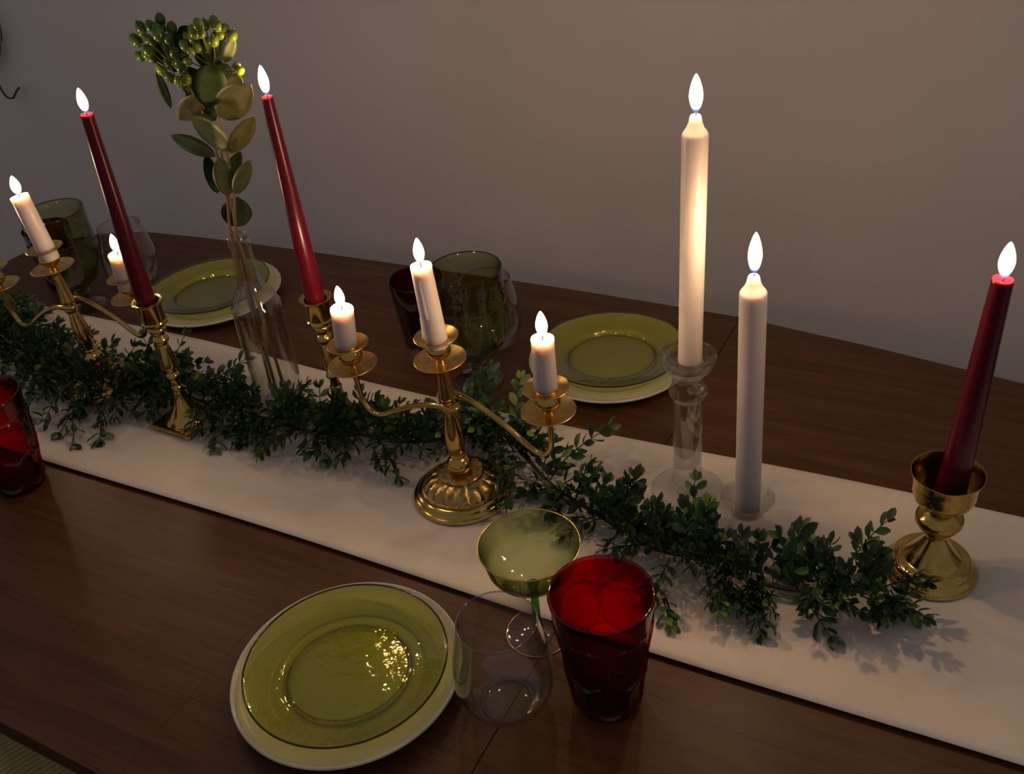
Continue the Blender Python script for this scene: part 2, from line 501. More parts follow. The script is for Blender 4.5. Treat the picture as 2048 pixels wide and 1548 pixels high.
# ------------------------------------------------------------------ candles
def flame_obj(parent, h, wd, lean=(0, 0)):
    prof = [(0, 0), (0.30, 0.05), (0.55, 0.13), (0.82, 0.26), (0.98, 0.40), (1.0, 0.48), (0.93, 0.60), (0.74, 0.74), (0.48, 0.87), (0.22, 0.96), (0, 1.0)]
    vs, fs = lathe_data([(r * wd / 2, z * h) for r, z in smooth_prof(prof, 3)], 20)
    vs = [(x + lean[0] * z * z / h, y + lean[1] * z * z / h, z) for x, y, z in vs]
    return link('flame', mesh('flame', vs, fs, 'flame'), parent)
def candle(name, label, kind, a, b, r0, r1, fh, fw, group, wick=0.008, lean=(0, 0)):
    """a: foot of the candle, b: its upper end; both on the candle's axis"""
    a = Vector((a[0], a[1], TZ + a[2])); b = Vector((b[0], b[1], TZ + b[2]))
    h = (b - a).length
    root = empty(name)
    tag(root, label, 'candle', group)
    tilt_to(root, a, b)
    wax = 'red_wax' if kind == 'taper' else 'white_wax'
    if kind == 'taper':
        prof = [(0, 0), (r0 * 0.97, 0), (r0, 0.002), (r0 + (r1 - r0) * 0.5, h * 0.5), (r1, h - 0.004), (r1 * 1.04, h - 0.0015), (r1 * 0.95, h), (r1 * 0.72, h - 0.0012), (0, h - 0.0025)]
        wz = h - 0.0025
    elif kind == 'neck':
        prof = [(0, 0), (r0 * 0.97, 0), (r0, 0.002), (r1, h - 0.033), (r1, h - 0.024), (r1 * 0.985, h - 0.022), (r1 * 0.90, h - 0.0195), (r1 * 0.66, h - 0.0145), (r1 * 0.50, h - 0.008), (r1 * 0.42, h - 0.002), (r1 * 0.34, h), (0, h - 0.0005)]
        wz = h - 0.001
    else:
        prof = [(0, 0), (r0 * 0.97, 0), (r0, 0.002), (r1, h - 0.007), (r1 * 1.03, h - 0.0025), (r1 * 1.0, h - 0.0004), (r1 * 0.86, h), (r1 * 0.62, h - 0.0018), (r1 * 0.25, h - 0.003), (0, h - 0.0032)]
        wz = h - 0.0032
    rnd = random.Random(hash(label) % 1000 if False else len(label))
    ph = rnd.random() * 6
    def disp(k, ang, r, z):
        return r * (1 + 0.012 * math.sin(2 * ang + ph + z * 30) + (0.02 * math.sin(3 * ang + ph) if z > h - 0.006 and kind == 'stub' else 0))
    lathe('wax_body', prof, wax, root, 32, 50, disp=disp)
    tube('wick', [(0, 0, wz - 0.002), (0.0003, 0, wz + wick * 0.5), (0.0012, 0.0004, wz + wick)], 0.0009, 'wick', root, 6)
    fl = flame_obj(root, fh, fw, lean)
    fl.location = (0.0004, 0, wz + wick * 0.35)
    fl.rotation_mode = 'QUATERNION'
    fl.rotation_quaternion = root.rotation_quaternion.inverted()     # flames rise straight up
    ld = bpy.data.lights.new('flame_light', 'POINT')
    ld.energy = FLAME_W * (fh / 0.042) ** 1.5
    ld.color = FLAME_C
    ld.shadow_soft_size = 0.0085
    lo = bpy.data.objects.new('flame_light', ld)
    C.objects.link(lo); lo.parent = root
    lo.location = (0, 0, wz + wick * 0.35 + fh * 0.5)
    return root
GW = 'white candles burning along the table'
GR = 'red taper candles burning along the table'

# ------------------------------------------------------------------ candelabra
def cup_profile():
    return [(0.0, 0.0), (0.0058, 0.0), (0.0056, 0.008), (0.0075, 0.011), (0.0135, 0.015), (0.0165, 0.021), (0.0158, 0.027), (0.0132, 0.033), (0.0126, 0.037), (0.0135, 0.040), (0.0125, 0.0405), (0.0122, 0.038), (0.0122, 0.024), (0, 0.024)]
def pan_profile(r, dish):
    return [(0, 0), (r * 0.35, 0.0), (r * 0.7, dish * 0.35), (r, dish), (r * 1.005, dish + 0.0008), (r * 0.99, dish + 0.0013), (r * 0.7, dish * 0.35 + 0.0014), (r * 0.35, 0.0014), (0, 0.0014)]
def candle_cup(root, x, y, z):
    """z: height of the lower pan"""
    e = link('candle_cup', lathe_data_mesh(), root)
    e.location = (x, y, z)
    p1 = link('drip_pan', PAN1, e); p1.location = (0, 0, 0.003)
    p2 = link('wax_pan', PAN2, e); p2.location = (0, 0, 0.036)
    return e
_cup = {}
def lathe_data_mesh():
    if 'm' not in _cup:
        vs, fs = lathe_data(smooth_prof(cup_profile(), 3), 32)
        _cup['m'] = mesh('candle_cup', vs, fs, 'brass', True, 45)
    return _cup['m']
_v, _f = lathe_data(pan_profile(0.0350, 0.006), 44); PAN1 = mesh('drip_pan', _v, _f, 'brass_pan', True, 50)
_v, _f = lathe_data(pan_profile(0.0292, 0.007), 44); PAN2 = mesh('wax_pan', _v, _f, 'brass_pan', True, 50)
def candelabrum(base, top, ang, label):
    root = empty('candelabrum')
    tag(root, label, 'candelabrum', 'brass three-arm candelabra')
    a = Vector((base[0], base[1], RZ + base[2])); b = Vector((top[0], top[1], RZ + top[2]))
    root.location = a
    root.rotation_mode = 'QUATERNION'
    root.rotation_quaternion = Vector((0, 0, 1)).rotation_difference((b - a).normalized()) @ Quaternion((0, 0, 1), ang)
    # foot: stepped flange and a dome embossed with radial petals
    lathe('base', [(0, 0.001), (0.070, 0.0), (0.0725, 0.0015), (0.0725, 0.0045), (0.0715, 0.0065), (0.068, 0.0075), (0.066, 0.0090), (0.0645, 0.0125), (0.061, 0.0145), (0.058, 0.0150), (0, 0.0150)], 'brass', root, 72, 35)
    def petal(k, a_, r, z):
        if 0.019 < z < 0.034:
            q = abs(math.sin(a_ * 8)) ** 0.6
            return r * (0.955 + 0.075 * q)
        return r
    dome = lathe('dome', [(0, 0.0145), (0.0575, 0.0145), (0.0580, 0.0165), (0.0555, 0.0180), (0.0545, 0.0195), (0.0525, 0.0225), (0.048, 0.0265), (0.042, 0.0305), (0.036, 0.0335), (0.0325, 0.0350), (0.0325, 0.0385), (0.031, 0.0400), (0.024, 0.0410), (0, 0.0412)], 'brass_dark', root, 160, 30, disp=petal)
    torus('beaded_ring', 0.0562, 0.0013, 0.0178, 'brass_dark', root, 72, 8)
    col = [(0, 0.040), (0.012, 0.040), (0.0165, 0.045), (0.0182, 0.0515), (0.0165, 0.058), (0.0125, 0.0625), (0.0098, 0.0645), (0.0108, 0.0665), (0.0108, 0.0685), (0.0095, 0.0700), (0.0105, 0.074), (0.0132, 0.083), (0.0143, 0.094), (0.0136, 0.108), (0.0112, 0.124), (0.0086, 0.138), (0.0078, 0.1425), (0.0100, 0.1445), (0.0118, 0.148), (0.0100, 0.1515), (0.0085, 0.153), (0.0092, 0.155), (0.0112, 0.158), (0.0118, 0.163), (0.0105, 0.172), (0.0085, 0.188), (0.0070, 0.204), (0.0062, 0.212), (0.0058, 0.218), (0, 0.218)]
    lathe('column', smooth_prof(col, 3), 'brass', root, 36, 40)
    candle_cup(root, 0, 0, 0.2165)
    # two S-shaped arms that swing round the column, one before it, one behind it
    for s in (1, -1):
        path = [(0.020, -0.006, 0.156), (0.021, -0.012, 0.1575), (0.014, -0.0165, 0.159), (0.0, -0.0165, 0.160), (-0.020, -0.0155, 0.157), (-0.050, -0.013, 0.146), (-0.085, -0.010, 0.128), (-0.112, -0.006, 0.112), (-0.130, -0.003, 0.1055), (-0.145, -0.001, 0.110), (-0.1535, 0, 0.124), (-0.1560, 0, 0.145), (-0.1565, 0, 0.176)]
        path = [(x * s, y * s, z) for x, y, z in path]
        tube('arm', crom(path, 6), 0.0040, 'brass', root, 12)
        candle_cup(root, -0.1565 * s, 0, 0.1735)
    return root
candelabrum((-0.633, 0.905, 0.0), (-0.6395, 0.905, 0.2513), R(-3), 'brass candelabrum whose round embossed foot stands clear in front of the garland')
candelabrum((-1.374, 0.930, 0.006), (-1.3925, 0.930, 0.2513), R(3), 'brass candelabrum half buried in the garland at the far end of the table')

candle('candle', 'long white candle in the middle cup of the candelabrum buried in greenery', 'stub', (-1.3880, 0.930, 0.2500), (-1.4045, 0.930, 0.3600), 0.0150, 0.0140, 0.034, 0.0155, GW, 0.007)
candle('candle', 'short white candle half behind the dark red taper, in a brass cup', 'stub', (-1.2360, 0.9370, 0.2160), (-1.2320, 0.9370, 0.2800), 0.0150, 0.0146, 0.034, 0.0135, GW, 0.009)
candle('candle', 'white candle cut off by the left picture border, in the outermost brass cup', 'stub', (-1.5470, 0.9220, 0.1960), (-1.5510, 0.9220, 0.2620), 0.0150, 0.0146, 0.034, 0.0135, GW, 0.008)
candle('candle', 'shortest white stub with a melted lip, beside the upright red taper', 'stub', (-0.7985, 0.9140, 0.2080), (-0.7925, 0.9140, 0.2740), 0.0150, 0.0158, 0.035, 0.0140, GW, 0.008)
cF = candle('candle', 'white candle with wax drips in the middle cup of the front candelabrum', 'stub', (-0.6393, 0.9050, 0.2480), (-0.6456, 0.9050, 0.3666), 0.0150, 0.0135, 0.037, 0.0140, GW, 0.009)
candle('candle', 'white stub candle burning just in front of the green plate by the wall', 'stub', (-0.4850, 0.9010, 0.2080), (-0.4835, 0.9010, 0.2950), 0.0152, 0.0140, 0.038, 0.0150, GW, 0.008)
candle('candle', 'tallest thick white candle, raised on a clear glass column holder', 'neck', (-0.3387, 1.0190, 0.2130), (-0.3347, 1.0190, 0.5390), 0.0150, 0.0150, 0.045, 0.0155, GW, 0.003)
candle('candle', 'thick white candle standing in a low clear glass cup holder', 'neck', (-0.2449, 0.9740, 0.0330), (-0.2513, 0.9740, 0.3790), 0.0158, 0.0158, 0.053, 0.0160, GW, 0.003)
candle('candle', 'dark red taper leaning over the short candle, in the square-footed brass stick', 'taper', (-1.1530, 0.8960, 0.2180), (-1.1420, 0.8960, 0.5230), 0.0152, 0.0088, 0.036, 0.0135, GR, 0.007)
candle('candle', 'bright red taper standing just beside the leafy bottle vase', 'taper', (-0.8985, 0.9840, 0.2180), (-0.9000, 0.9840, 0.5334), 0.0150, 0.0076, 0.041, 0.0135, GR, 0.007)
candle('candle', 'thick dark red taper tilted in the brass goblet holder', 'taper', (-0.0140, 0.9840, 0.1150), (-0.0053, 0.9840, 0.4089), 0.0176, 0.0105, 0.042, 0.0160, GR, 0.005)
# wax that ran down the middle candle
vs, fs = tube_data(crom([(-0.0132, -0.005, 0.045), (-0.0136, -0.0055, 0.030), (-0.0148, -0.006, 0.012), (-0.0165, -0.007, 0.002)], 5), lambda t: 0.0016 + 0.0022 * t * t, 8)
link('wax_drip', mesh('wax_drip', vs, fs, 'white_wax'), cF)
vs, fs = tube_data(crom([(0.003, -0.0134, 0.105), (0.0032, -0.0138, 0.08), (0.0035, -0.0142, 0.05)], 5), lambda t: 0.0010 + 0.0012 * t, 8)
link('wax_drip', mesh('wax_drip', vs, fs, 'white_wax'), cF)

# ------------------------------------------------------------------ brass candlesticks with a square foot
def square_stick(base, ang, label):
    root = empty('candlestick', (base[0], base[1], RZ))
    root.rotation_euler = (0, 0, ang)
    tag(root, label, 'candlestick', 'square-footed brass candlesticks')
    v, f = box_data(-0.042, 0.042, -0.042, 0.042, 0.0055, 0.0115)
    me = mesh('square_foot', v, f, 'brass', False)
    bm = bmesh.new(); bm.from_mesh(me); bmesh.ops.bevel(bm, geom=bm.edges[:], offset=0.0018, segments=2, affect='EDGES'); bm.to_mesh(me); bm.free()
    fo = link('square_foot', me, root)
    for sx in (-1, 1):
        for sy in (-1, 1):
            lathe('foot_pad', [(0, 0), (0.006, 0), (0.0072, 0.003), (0.006, 0.006), (0, 0.006)], 'brass', fo, 14, 40, (sx * 0.034, sy * 0.034, 0))
    lathe('bell', smooth_prof([(0, 0.011), (0.0335, 0.0112), (0.0345, 0.0145), (0.031, 0.0185), (0.0235, 0.026), (0.0175, 0.036), (0.0125, 0.048), (0.0095, 0.060), (0.008, 0.070), (0, 0.070)], 3), 'brass', root, 36, 45)
    col = [(0, 0.068), (0.0078, 0.069), (0.0098, 0.0715), (0.0080, 0.0745), (0.0072, 0.079), (0.0070, 0.086), (0.0092, 0.089), (0.0112, 0.093), (0.0092, 0.097), (0.0072, 0.0995), (0.0085, 0.103), (0.0088, 0.108), (0.0142, 0.1105), (0.0148, 0.1135), (0.0138, 0.121), (0.0110, 0.137), (0.0088, 0.148), (0.0078, 0.151), (0.0105, 0.154), (0.0128, 0.1595), (0.0105, 0.165), (0.0080, 0.1675), (0.0112, 0.171), (0.0140, 0.177), (0.0122, 0.1825), (0.0085, 0.186), (0.0085, 0.189), (0, 0.189)]
    lathe('column', smooth_prof(col, 3), 'brass', root, 32, 40)
    lathe('socket', [(0, 0.187), (0.0165, 0.187), (0.0198, 0.190), (0.0202, 0.193), (0.0182, 0.195), (0.0178, 0.222), (0.0195, 0.2255), (0.0245, 0.2275), (0.0248, 0.2292), (0.0235, 0.2298), (0.0178, 0.2285), (0.0162, 0.2265), (0.0160, 0.205), (0, 0.205)], 'brass', root, 36, 40)
    return root
square_stick((-1.149, 0.8965), R(-2), 'brass candlestick on a square foot at the runner edge, left of the bottle')
square_stick((-0.8985, 0.984), R(8), 'brass candlestick behind the front candelabrum, its foot hidden by leaves')

# ------------------------------------------------------------------ brass goblet-shaped holder
ch = empty('candle_goblet', (-0.0200, 0.984, RZ))
tag(ch, 'brass goblet-shaped candle holder with a round knob, standing at the runner end', 'candle holder')
lathe('foot', smooth_prof([(0, 0.0005), (0.0505, 0.0), (0.0525, 0.002), (0.0520, 0.006), (0.0490, 0.009), (0.0475, 0.0105), (0.0470, 0.0140), (0.0430, 0.0185), (0.0345, 0.0205), (0.0320, 0.0225), (0.0250, 0.0310), (0.0180, 0.0410), (0.0125, 0.0500), (0.0105, 0.0540), (0.0105, 0.0585), (0, 0.0585)], 3), 'brass', ch, 56, 40)
lathe('knob', smooth_prof([(0, 0.057), (0.0105, 0.058), (0.0190, 0.0655), (0.0262, 0.0765), (0.0272, 0.0815), (0.0255, 0.0870), (0.0180, 0.0945), (0.0105, 0.0995), (0.0095, 0.1015), (0, 0.1015)], 3), 'brass', ch, 48, 40)
lathe('bowl', [(0, 0.100), (0.0130, 0.1005), (0.0240, 0.1045), (0.0320, 0.1120), (0.0355, 0.1220), (0.0362, 0.1350), (0.0378, 0.1440), (0.0402, 0.1500), (0.0405, 0.1510), (0.0395, 0.1512), (0.0368, 0.1445), (0.0350, 0.1350), (0.0342, 0.1225), (0.0305, 0.1135), (0.0225, 0.1068), (0, 0.1045)], 'brass', ch, 56, 30)

# ------------------------------------------------------------------ glass candle holders
g1 = empty('glass_candlestick', (-0.341, 1.019, RZ))
tag(g1, 'tall clear glass column candlestick carrying the tallest white candle', 'candlestick')
lathe('foot', smooth_prof([(0, 0.0), (0.046, 0.0), (0.0485, 0.0020), (0.0470, 0.0045), (0.0380, 0.0068), (0.0265, 0.0095), (0.0235, 0.0145), (0.0225, 0.0190), (0, 0.0190)], 2), 'clear_glass', g1, 48, 40)
lathe('stem', [(0, 0.0190), (0.0212, 0.0190), (0.0195, 0.0235), (0.0192, 0.0300), (0.0192, 0.1560), (0.0205, 0.1600), (0.0220, 0.1620), (0.0248, 0.1660), (0.0250, 0.1700), (0.0225, 0.1735), (0.0205, 0.1760), (0.0200, 0.1900), (0.0215, 0.1960), (0, 0.1960)], 'cast_glass', g1, 48, 40)
lathe('dish', [(0, 0.1960), (0.0215, 0.1960), (0.0300, 0.2050), (0.0345, 0.2150), (0.0362, 0.2200), (0.0362, 0.2235), (0.0345, 0.2250), (0.0325, 0.2225), (0.0280, 0.2140), (0.0200, 0.2115), (0.0178, 0.2165), (0.0162, 0.2165), (0.0162, 0.2080), (0, 0.2080)], 'cast_glass', g1, 48, 40)
g2 = empty('glass_candle_cup', (-0.2455, 0.974, RZ))
tag(g2, 'low fluted clear glass candle cup on a short stem behind the garland', 'candle holder')
lathe('foot', smooth_prof([(0, 0), (0.030, 0), (0.032, 0.002), (0.0300, 0.005), (0.018, 0.010), (0.011, 0.016), (0.010, 0.022), (0, 0.022)], 2), 'clear_glass', g2, 40, 40)
def flute(k, a, r, z):
    return r * (1 + 0.013 * math.cos(12 * a))
lathe('bowl', [(0, 0.020), (0.0125, 0.0205), (0.0200, 0.0240), (0.0215, 0.0330), (0.0270, 0.0430), (0.0325, 0.0490), (0.0345, 0.0525), (0.0330, 0.0540), (0.0260, 0.0480), (0.0195, 0.0400), (0.0172, 0.0330), (0.0170, 0.0270), (0, 0.0265)], 'cast_glass', g2, 72, 40, disp=flute)

# ------------------------------------------------------------------ plates
def dinner_plate(x, y, label):
    o = lathe('dinner_plate', smooth_prof([(0, 0.003), (0.070, 0.003), (0.075, 0.0), (0.079, 0.0), (0.083, 0.004), (0.110, 0.0095), (0.128, 0.0145), (0.1345, 0.0190), (0.1352, 0.0212), (0.1338, 0.0228), (0.1310, 0.0215), (0.122, 0.0165), (0.104, 0.0125), (0.090, 0.0102), (0.082, 0.0078), (0, 0.0075)], 3), 'cream_stoneware', None, 96, 60)
    o.location = (x, y, TZ + 0.0002)
    tag(o, label, 'plate', 'cream dinner plates')
_v, _f = torus_data(0.1186, 0.00125, 0.0246, 96, 8); OLIVE_LIP = mesh('rim', _v, _f, 'olive_lip')  # dark rim: thick glass edge plus its shadow line, put into the colour
def glass_plate(x, y, label):
    o = lathe('glass_plate', smooth_prof([(0, 0.0), (0.068, 0.0), (0.0725, 0.0012), (0.0755, 0.006), (0.079, 0.0095), (0.095, 0.0145), (0.112, 0.0205), (0.1175, 0.0225), (0.1188, 0.0242), (0.1178, 0.0258), (0.1150, 0.0252), (0.095, 0.0182), (0.078, 0.0135), (0.0725, 0.0105), (0.0695, 0.0055), (0.066, 0.0038), (0, 0.0036)], 3), 'olive_glass', None, 96, 60)
    o.location = (x, y, TZ + 0.0085)
    lip = link('rim', OLIVE_LIP, o)
    tag(o, label, 'plate', 'green glass plates')
dinner_plate(-0.5985, 0.5645, 'cream dinner plate at the setting nearest the camera')
glass_plate(-0.5990, 0.5660, 'olive green glass plate at the setting nearest the camera')
dinner_plate(-0.5620, 1.2790, 'cream dinner plate on the far side, between goblet and tallest candle')
glass_plate(-0.5635, 1.2880, 'olive green glass plate on the far side, between goblet and tallest candle')
dinner_plate(-1.3950, 1.2440, 'cream dinner plate partly hidden behind the bottle vase')
glass_plate(-1.4060, 1.2500, 'olive green glass plate partly hidden behind the bottle vase')

# ------------------------------------------------------------------ drinking glasses
def tumbler(x, y, rot, label, name='tumbler'):
    Ht = 0.165
    def outer(z):
        P = [(0.0, 0.0350), (0.008, 0.0375), (0.03, 0.0405), (0.065, 0.0455), (0.085, 0.0485), (0.12, 0.0515), (0.135, 0.0520), (0.15, 0.0538), (0.165, 0.0560)]
        for (z0, r0), (z1, r1) in zip(P, P[1:]):
            if z0 <= z <= z1:
                return r0 + (r1 - r0) * (z - z0) / (z1 - z0)
        return P[-1][1]
    nz = 84
    zs = [Ht * i / nz for i in range(nz + 1)]
    prof = [(0, 0.0)] + [(outer(z), z) for z in zs] + [(0.0552, Ht + 0.0014), (0.0535, Ht + 0.0012)]
    inner = [(outer(z) - 0.0042 - 0.002 * max(0, (0.12 - z) / 0.12), z) for z in reversed(zs[7::3])]
    inner[0] = (0.0522, Ht - 0.0005)
    prof += inner + [(0, 0.014)]
    nk = len(zs) + 1
    # two rows of big thumbprint panels with raised ridges between them
    rows = [(0.095, 0.036, 0.0), (0.0385, 0.029, PI / 6)]
    def disp(k, a, r, z):
        if k == 0 or k >= nk: return r
        dip = ridge = 0.0
        for zc, rad, ph in rows:
            n = 6
            u = ((a + ph) * n / (2 * PI)) % 1.0 - 0.5
            du = abs(u * 2.0)
            dz = abs(z - zc) / rad
            q = (du ** 2.6 + dz ** 2.6) ** (1 / 2.6)
            dip = max(dip, max(0.0, 1 - q ** 3))
            ridge = max(ridge, math.exp(-((q - 0.99) / 0.055) ** 2))
        return r - 0.0036 * dip + 0.0022 * ridge
    o = lathe(name, prof, 'ruby_glass', None, 216, 60, disp=disp)
    o.location = (x, y, TZ + 0.0003)
    o.rotation_euler = (0, 0, rot)
    tag(o, label, 'glass', 'red glass tumblers')
    return o
tumbler(-0.3110, 0.6570, R(-3), 'ruby red patterned tumbler in front of the garland, beside the stemless glass')
tumbler(-1.3000, 0.6800, R(10), 'ruby red patterned tumbler cut off at the left picture border')
def small_tumbler(x, y, label):
    o = lathe('tumbler', [(0, 0), (0.0345, 0), (0.0365, 0.002), (0.0375, 0.006), (0.0455, 0.090), (0.0478, 0.126), (0.0470, 0.1275), (0.0455, 0.1262), (0.0430, 0.090), (0.0350, 0.012), (0, 0.010)], 'dark_ruby_glass', None, 64, 40)
    o.location = (x, y, TZ + 0.0003)
    tag(o, label, 'glass', 'plain dark red tumblers')
small_tumbler(-0.9050, 1.2480, 'plain dark red tumbler behind the dripping white candle')
small_tumbler(-1.7780, 1.2050, 'dark red tumbler seen through the goblet at the far end')
STEMLESS = [(0, 0.0028), (0.024, 0.0022), (0.027, 0.0), (0.031, 0.0005), (0.038, 0.0050), (0.0480, 0.018), (0.0548, 0.036), (0.0562, 0.050), (0.0545, 0.070), (0.0500, 0.095), (0.0455, 0.118), (0.0438, 0.1300), (0.0434, 0.1308), (0.0428, 0.1300), (0.0445, 0.118), (0.0490, 0.095), (0.0534, 0.070), (0.0550, 0.050), (0.0535, 0.036), (0.0465, 0.0185), (0.036, 0.0070), (0.028, 0.0048), (0, 0.0045)]
_v, _f = lathe_data(smooth_prof(STEMLESS, 3), 72); STEM_ME = mesh('stemless_glass', _v, _f, 'clear_glass', True, 60)
_v, _f = torus_data(0.0433, 0.00095, 0.1300, 80, 8); STEM_LIP = mesh('rim', _v, _f, 'glass_lip')
_v, _f = torus_data(0.0285, 0.0013, 0.0018, 64, 8); STEM_RING = mesh('base_reflection_ring', _v, _f, 'glass_lip')  # added ring standing in for the bright reflections in the glass base
for x, y, lab in ((-0.4120, 0.6090, 'clear stemless wine glass beside the nearest green plate'), (-0.7830, 1.2740, 'clear stemless wine glass behind the green goblet, near the wall'), (-1.6150, 1.2520, 'clear stemless wine glass behind the dark red taper at the far end')):
    o = link('stemless_glass', STEM_ME); o.location = (x, y, TZ + 0.0003)
    link('rim', STEM_LIP, o); link('base_reflection_ring', STEM_RING, o)
    tag(o, lab, 'glass', 'clear stemless wine glasses')
# coupe with a gold rim
cp = empty('coupe_glass', (-0.4235, 0.7130, TZ + 0.0003))
tag(cp, 'pale green coupe glass with gold rims, half standing on the runner', 'glass')
lathe('foot', smooth_prof([(0, 0.0), (0.036, 0.0), (0.0388, 0.0012), (0.0370, 0.0028), (0.020, 0.0048), (0.0065, 0.0090), (0, 0.0092)], 3), 'clear_glass', cp, 64, 50)
torus('foot_gold_band', 0.0386, 0.0007, 0.0013, 'gold_rim', cp, 64, 8)
lathe('stem', smooth_prof([(0, 0.0085), (0.0062, 0.0088), (0.0052, 0.020), (0.0050, 0.055), (0.0054, 0.076), (0.0070, 0.0835), (0, 0.0838)], 3), 'coupe_stem_glass', cp, 24, 50)
lathe('bowl', smooth_prof([(0, 0.0830), (0.0120, 0.0845), (0.030, 0.0930), (0.0440, 0.1050), (0.0505, 0.1150), (0.0535, 0.1270), (0.0575, 0.1440), (0.0582, 0.1460), (0.0574, 0.1455), (0.0528, 0.1270), (0.0495, 0.1160), (0.0430, 0.1068), (0.0290, 0.0950), (0.0120, 0.0868), (0, 0.0860)], 3), 'coupe_glass', cp, 72, 50)
torus('bowl_gold_band', 0.0580, 0.0008, 0.1456, 'gold_rim', cp, 72, 8)
# green goblets
def goblet(x, y, label):
    root = empty('goblet', (x, y, TZ + 0.0003))
    tag(root, label, 'glass', 'green glass goblets')
    lathe('foot', smooth_prof([(0, 0), (0.038, 0), (0.0405, 0.002), (0.0390, 0.0045), (0.024, 0.0085), (0.013, 0.015), (0, 0.0155)], 3), 'goblet_glass', root, 48, 50)
    lathe('stem', smooth_prof([(0, 0.0145), (0.0125, 0.0150), (0.0100, 0.022), (0.0100, 0.030), (0.0150, 0.034), (0.0155, 0.038), (0.0115, 0.042), (0.0150, 0.047), (0.0150, 0.050), (0, 0.0505)], 3), 'goblet_glass', root, 32, 40)
    def pan(k, a, r, z):
        if 0.062 < z < 0.150 and k < 60:
            q = abs(math.sin(a * 5)) ** 0.5
            e = min(1.0, (z - 0.062) / 0.015, (0.150 - z) / (0.004 + 0.012 * q))
            return r * (1 + 0.040 * e * (q - 0.30))
        return r
    outp = smooth_prof([(0, 0.0490), (0.0145, 0.0495), (0.0320, 0.0580), (0.0480, 0.0770), (0.0560, 0.1000), (0.0590, 0.1250), (0.0590, 0.1520), (0.0578, 0.1580), (0.0582, 0.1900), (0.0584, 0.2110)], 6)
    inp = [(0.0577, 0.2117), (0.0568, 0.2108), (0.0565, 0.1900), (0.0560, 0.1580), (0.0560, 0.1250), (0.0530, 0.1010), (0.0450, 0.0800), (0.0300, 0.0640), (0.0140, 0.0580), (0, 0.0575)]
    lathe('bowl', outp + inp, 'goblet_glass', root, 100, 50, disp=pan)
    torus('rim', 0.0576, 0.0010, 0.2112, 'olive_lip', root, 72, 8)
    return root
goblet(-0.7510, 1.1660, 'large green glass goblet behind the front candelabrum')
goblet(-1.6380, 1.1360, 'large green glass goblet at the far end beside the long white candle')
# low clear dishes by the runner
for x, y, lab in ((-0.8650, 1.1900, 'low round clear glass dish by the runner, behind the front candelabrum'), (-1.5900, 0.8560, 'low round clear glass dish beside the garland, at the left picture border')):
    o = lathe('glass_dish', smooth_prof([(0, 0.0), (0.026, 0.0), (0.030, 0.002), (0.0335, 0.009), (0.0345, 0.0125), (0.0335, 0.0135), (0.0320, 0.0115), (0.0290, 0.0050), (0.025, 0.0032), (0, 0.0030)], 3), 'clear_glass', None, 48, 50)
    o.location = (x, y, (TZ if y > 1.1 else RZ + 0.002) + 0.0003)
    tag(o, lab, 'dish', 'clear glass dishes')

# ------------------------------------------------------------------ bottle with hypericum
BX, BY = -1.0330, 0.9970
bt = lathe('bottle_vase', smooth_prof([(0, 0.008), (0.018, 0.006), (0.030, 0.001), (0.0345, 0.0), (0.0375, 0.003), (0.0385, 0.010), (0.0388, 0.06), (0.0390, 0.175), (0.0372, 0.190), (0.0300, 0.206), (0.0215, 0.219), (0.0178, 0.232), (0.0160, 0.252), (0.0150, 0.285), (0.0152, 0.289), (0.0168, 0.2905), (0.0172, 0.297), (0.0165, 0.3045), (0.0150, 0.3075), (0.0128, 0.3068), (0.0118, 0.300), (0.0122, 0.285), (0.0132, 0.252), (0.0150, 0.231), (0.0188, 0.2165), (0.0275, 0.203), (0.0345, 0.188), (0.0362, 0.174), (0.0362, 0.012), (0.028, 0.010), (0.017, 0.013), (0, 0.015)], 3), 'bottle_glass', None, 64, 50)
bt.location = (BX, BY, RZ)
torus('lip', 0.0150, 0.0022, 0.3045, 'glass_lip', bt, 40, 8)
tag(bt, 'clear glass wine bottle used as a vase for leafy stems', 'vase')

def leaf_mesh(name, base, tip, width, normal, mat, curl=0.15, fold=0.25, nu=7, shape=0.9, thick=0.0005, droop=0.0):
    base, tip = Vector(base), Vector(tip)
    ax = tip - base; ln = ax.length; ax.normalize()
    nr = Vector(normal); nr = (nr - ax * nr.dot(ax)).normalized()
    sd = ax.cross(nr)
    vs, fs = [], []
    nw = 4
    rows = []
    for i in range(nu + 1):
        t = i / nu
        wv = width * 0.5 * (2.02 * t ** 0.62 * (1 - t) ** 0.78 * (1 + 0.25 * t) if 0 < t < 1 else 0.0)
        row = []
        for k in range(-nw // 2, nw // 2 + 1):
            s = k / (nw / 2)
            z = -fold * wv * (1 - abs(s)) + curl * ln * (t * (1 - t) * 1.2) - droop * ln * t * t
            row.append(base + ax * (ln * t) + sd * (wv * s) + nr * z)
        rows.append(row)
    idx = 0
    grid = []
    for row in rows:
        g = []
        for q in row:
            vs.append(q); g.append(idx); idx += 1
        grid.append(g)
    off = len(vs)
    vs += [q - nr * thick for q in vs]
    W = nw + 1
    for i in range(nu):
        for k in range(nw):
            fs.append((grid[i][k], grid[i][k + 1], grid[i + 1][k + 1], grid[i + 1][k]))
            fs.append((off + grid[i][k], off + grid[i + 1][k], off + grid[i + 1][k + 1], off + grid[i][k + 1]))
        fs.append((grid[i][0], grid[i + 1][0], off + grid[i + 1][0], off + grid[i][0]))
        fs.append((grid[i][nw], off + grid[i][nw], off + grid[i + 1][nw], grid[i + 1][nw]))
    me = bpy.data.meshes.new(name)
    me.from_pydata([tuple(v) for v in vs], [], fs)
    me.polygons.foreach_set('use_smooth', [True] * len(me.polygons))
    me.materials.append(MATS[mat])
    me.update()
    return me

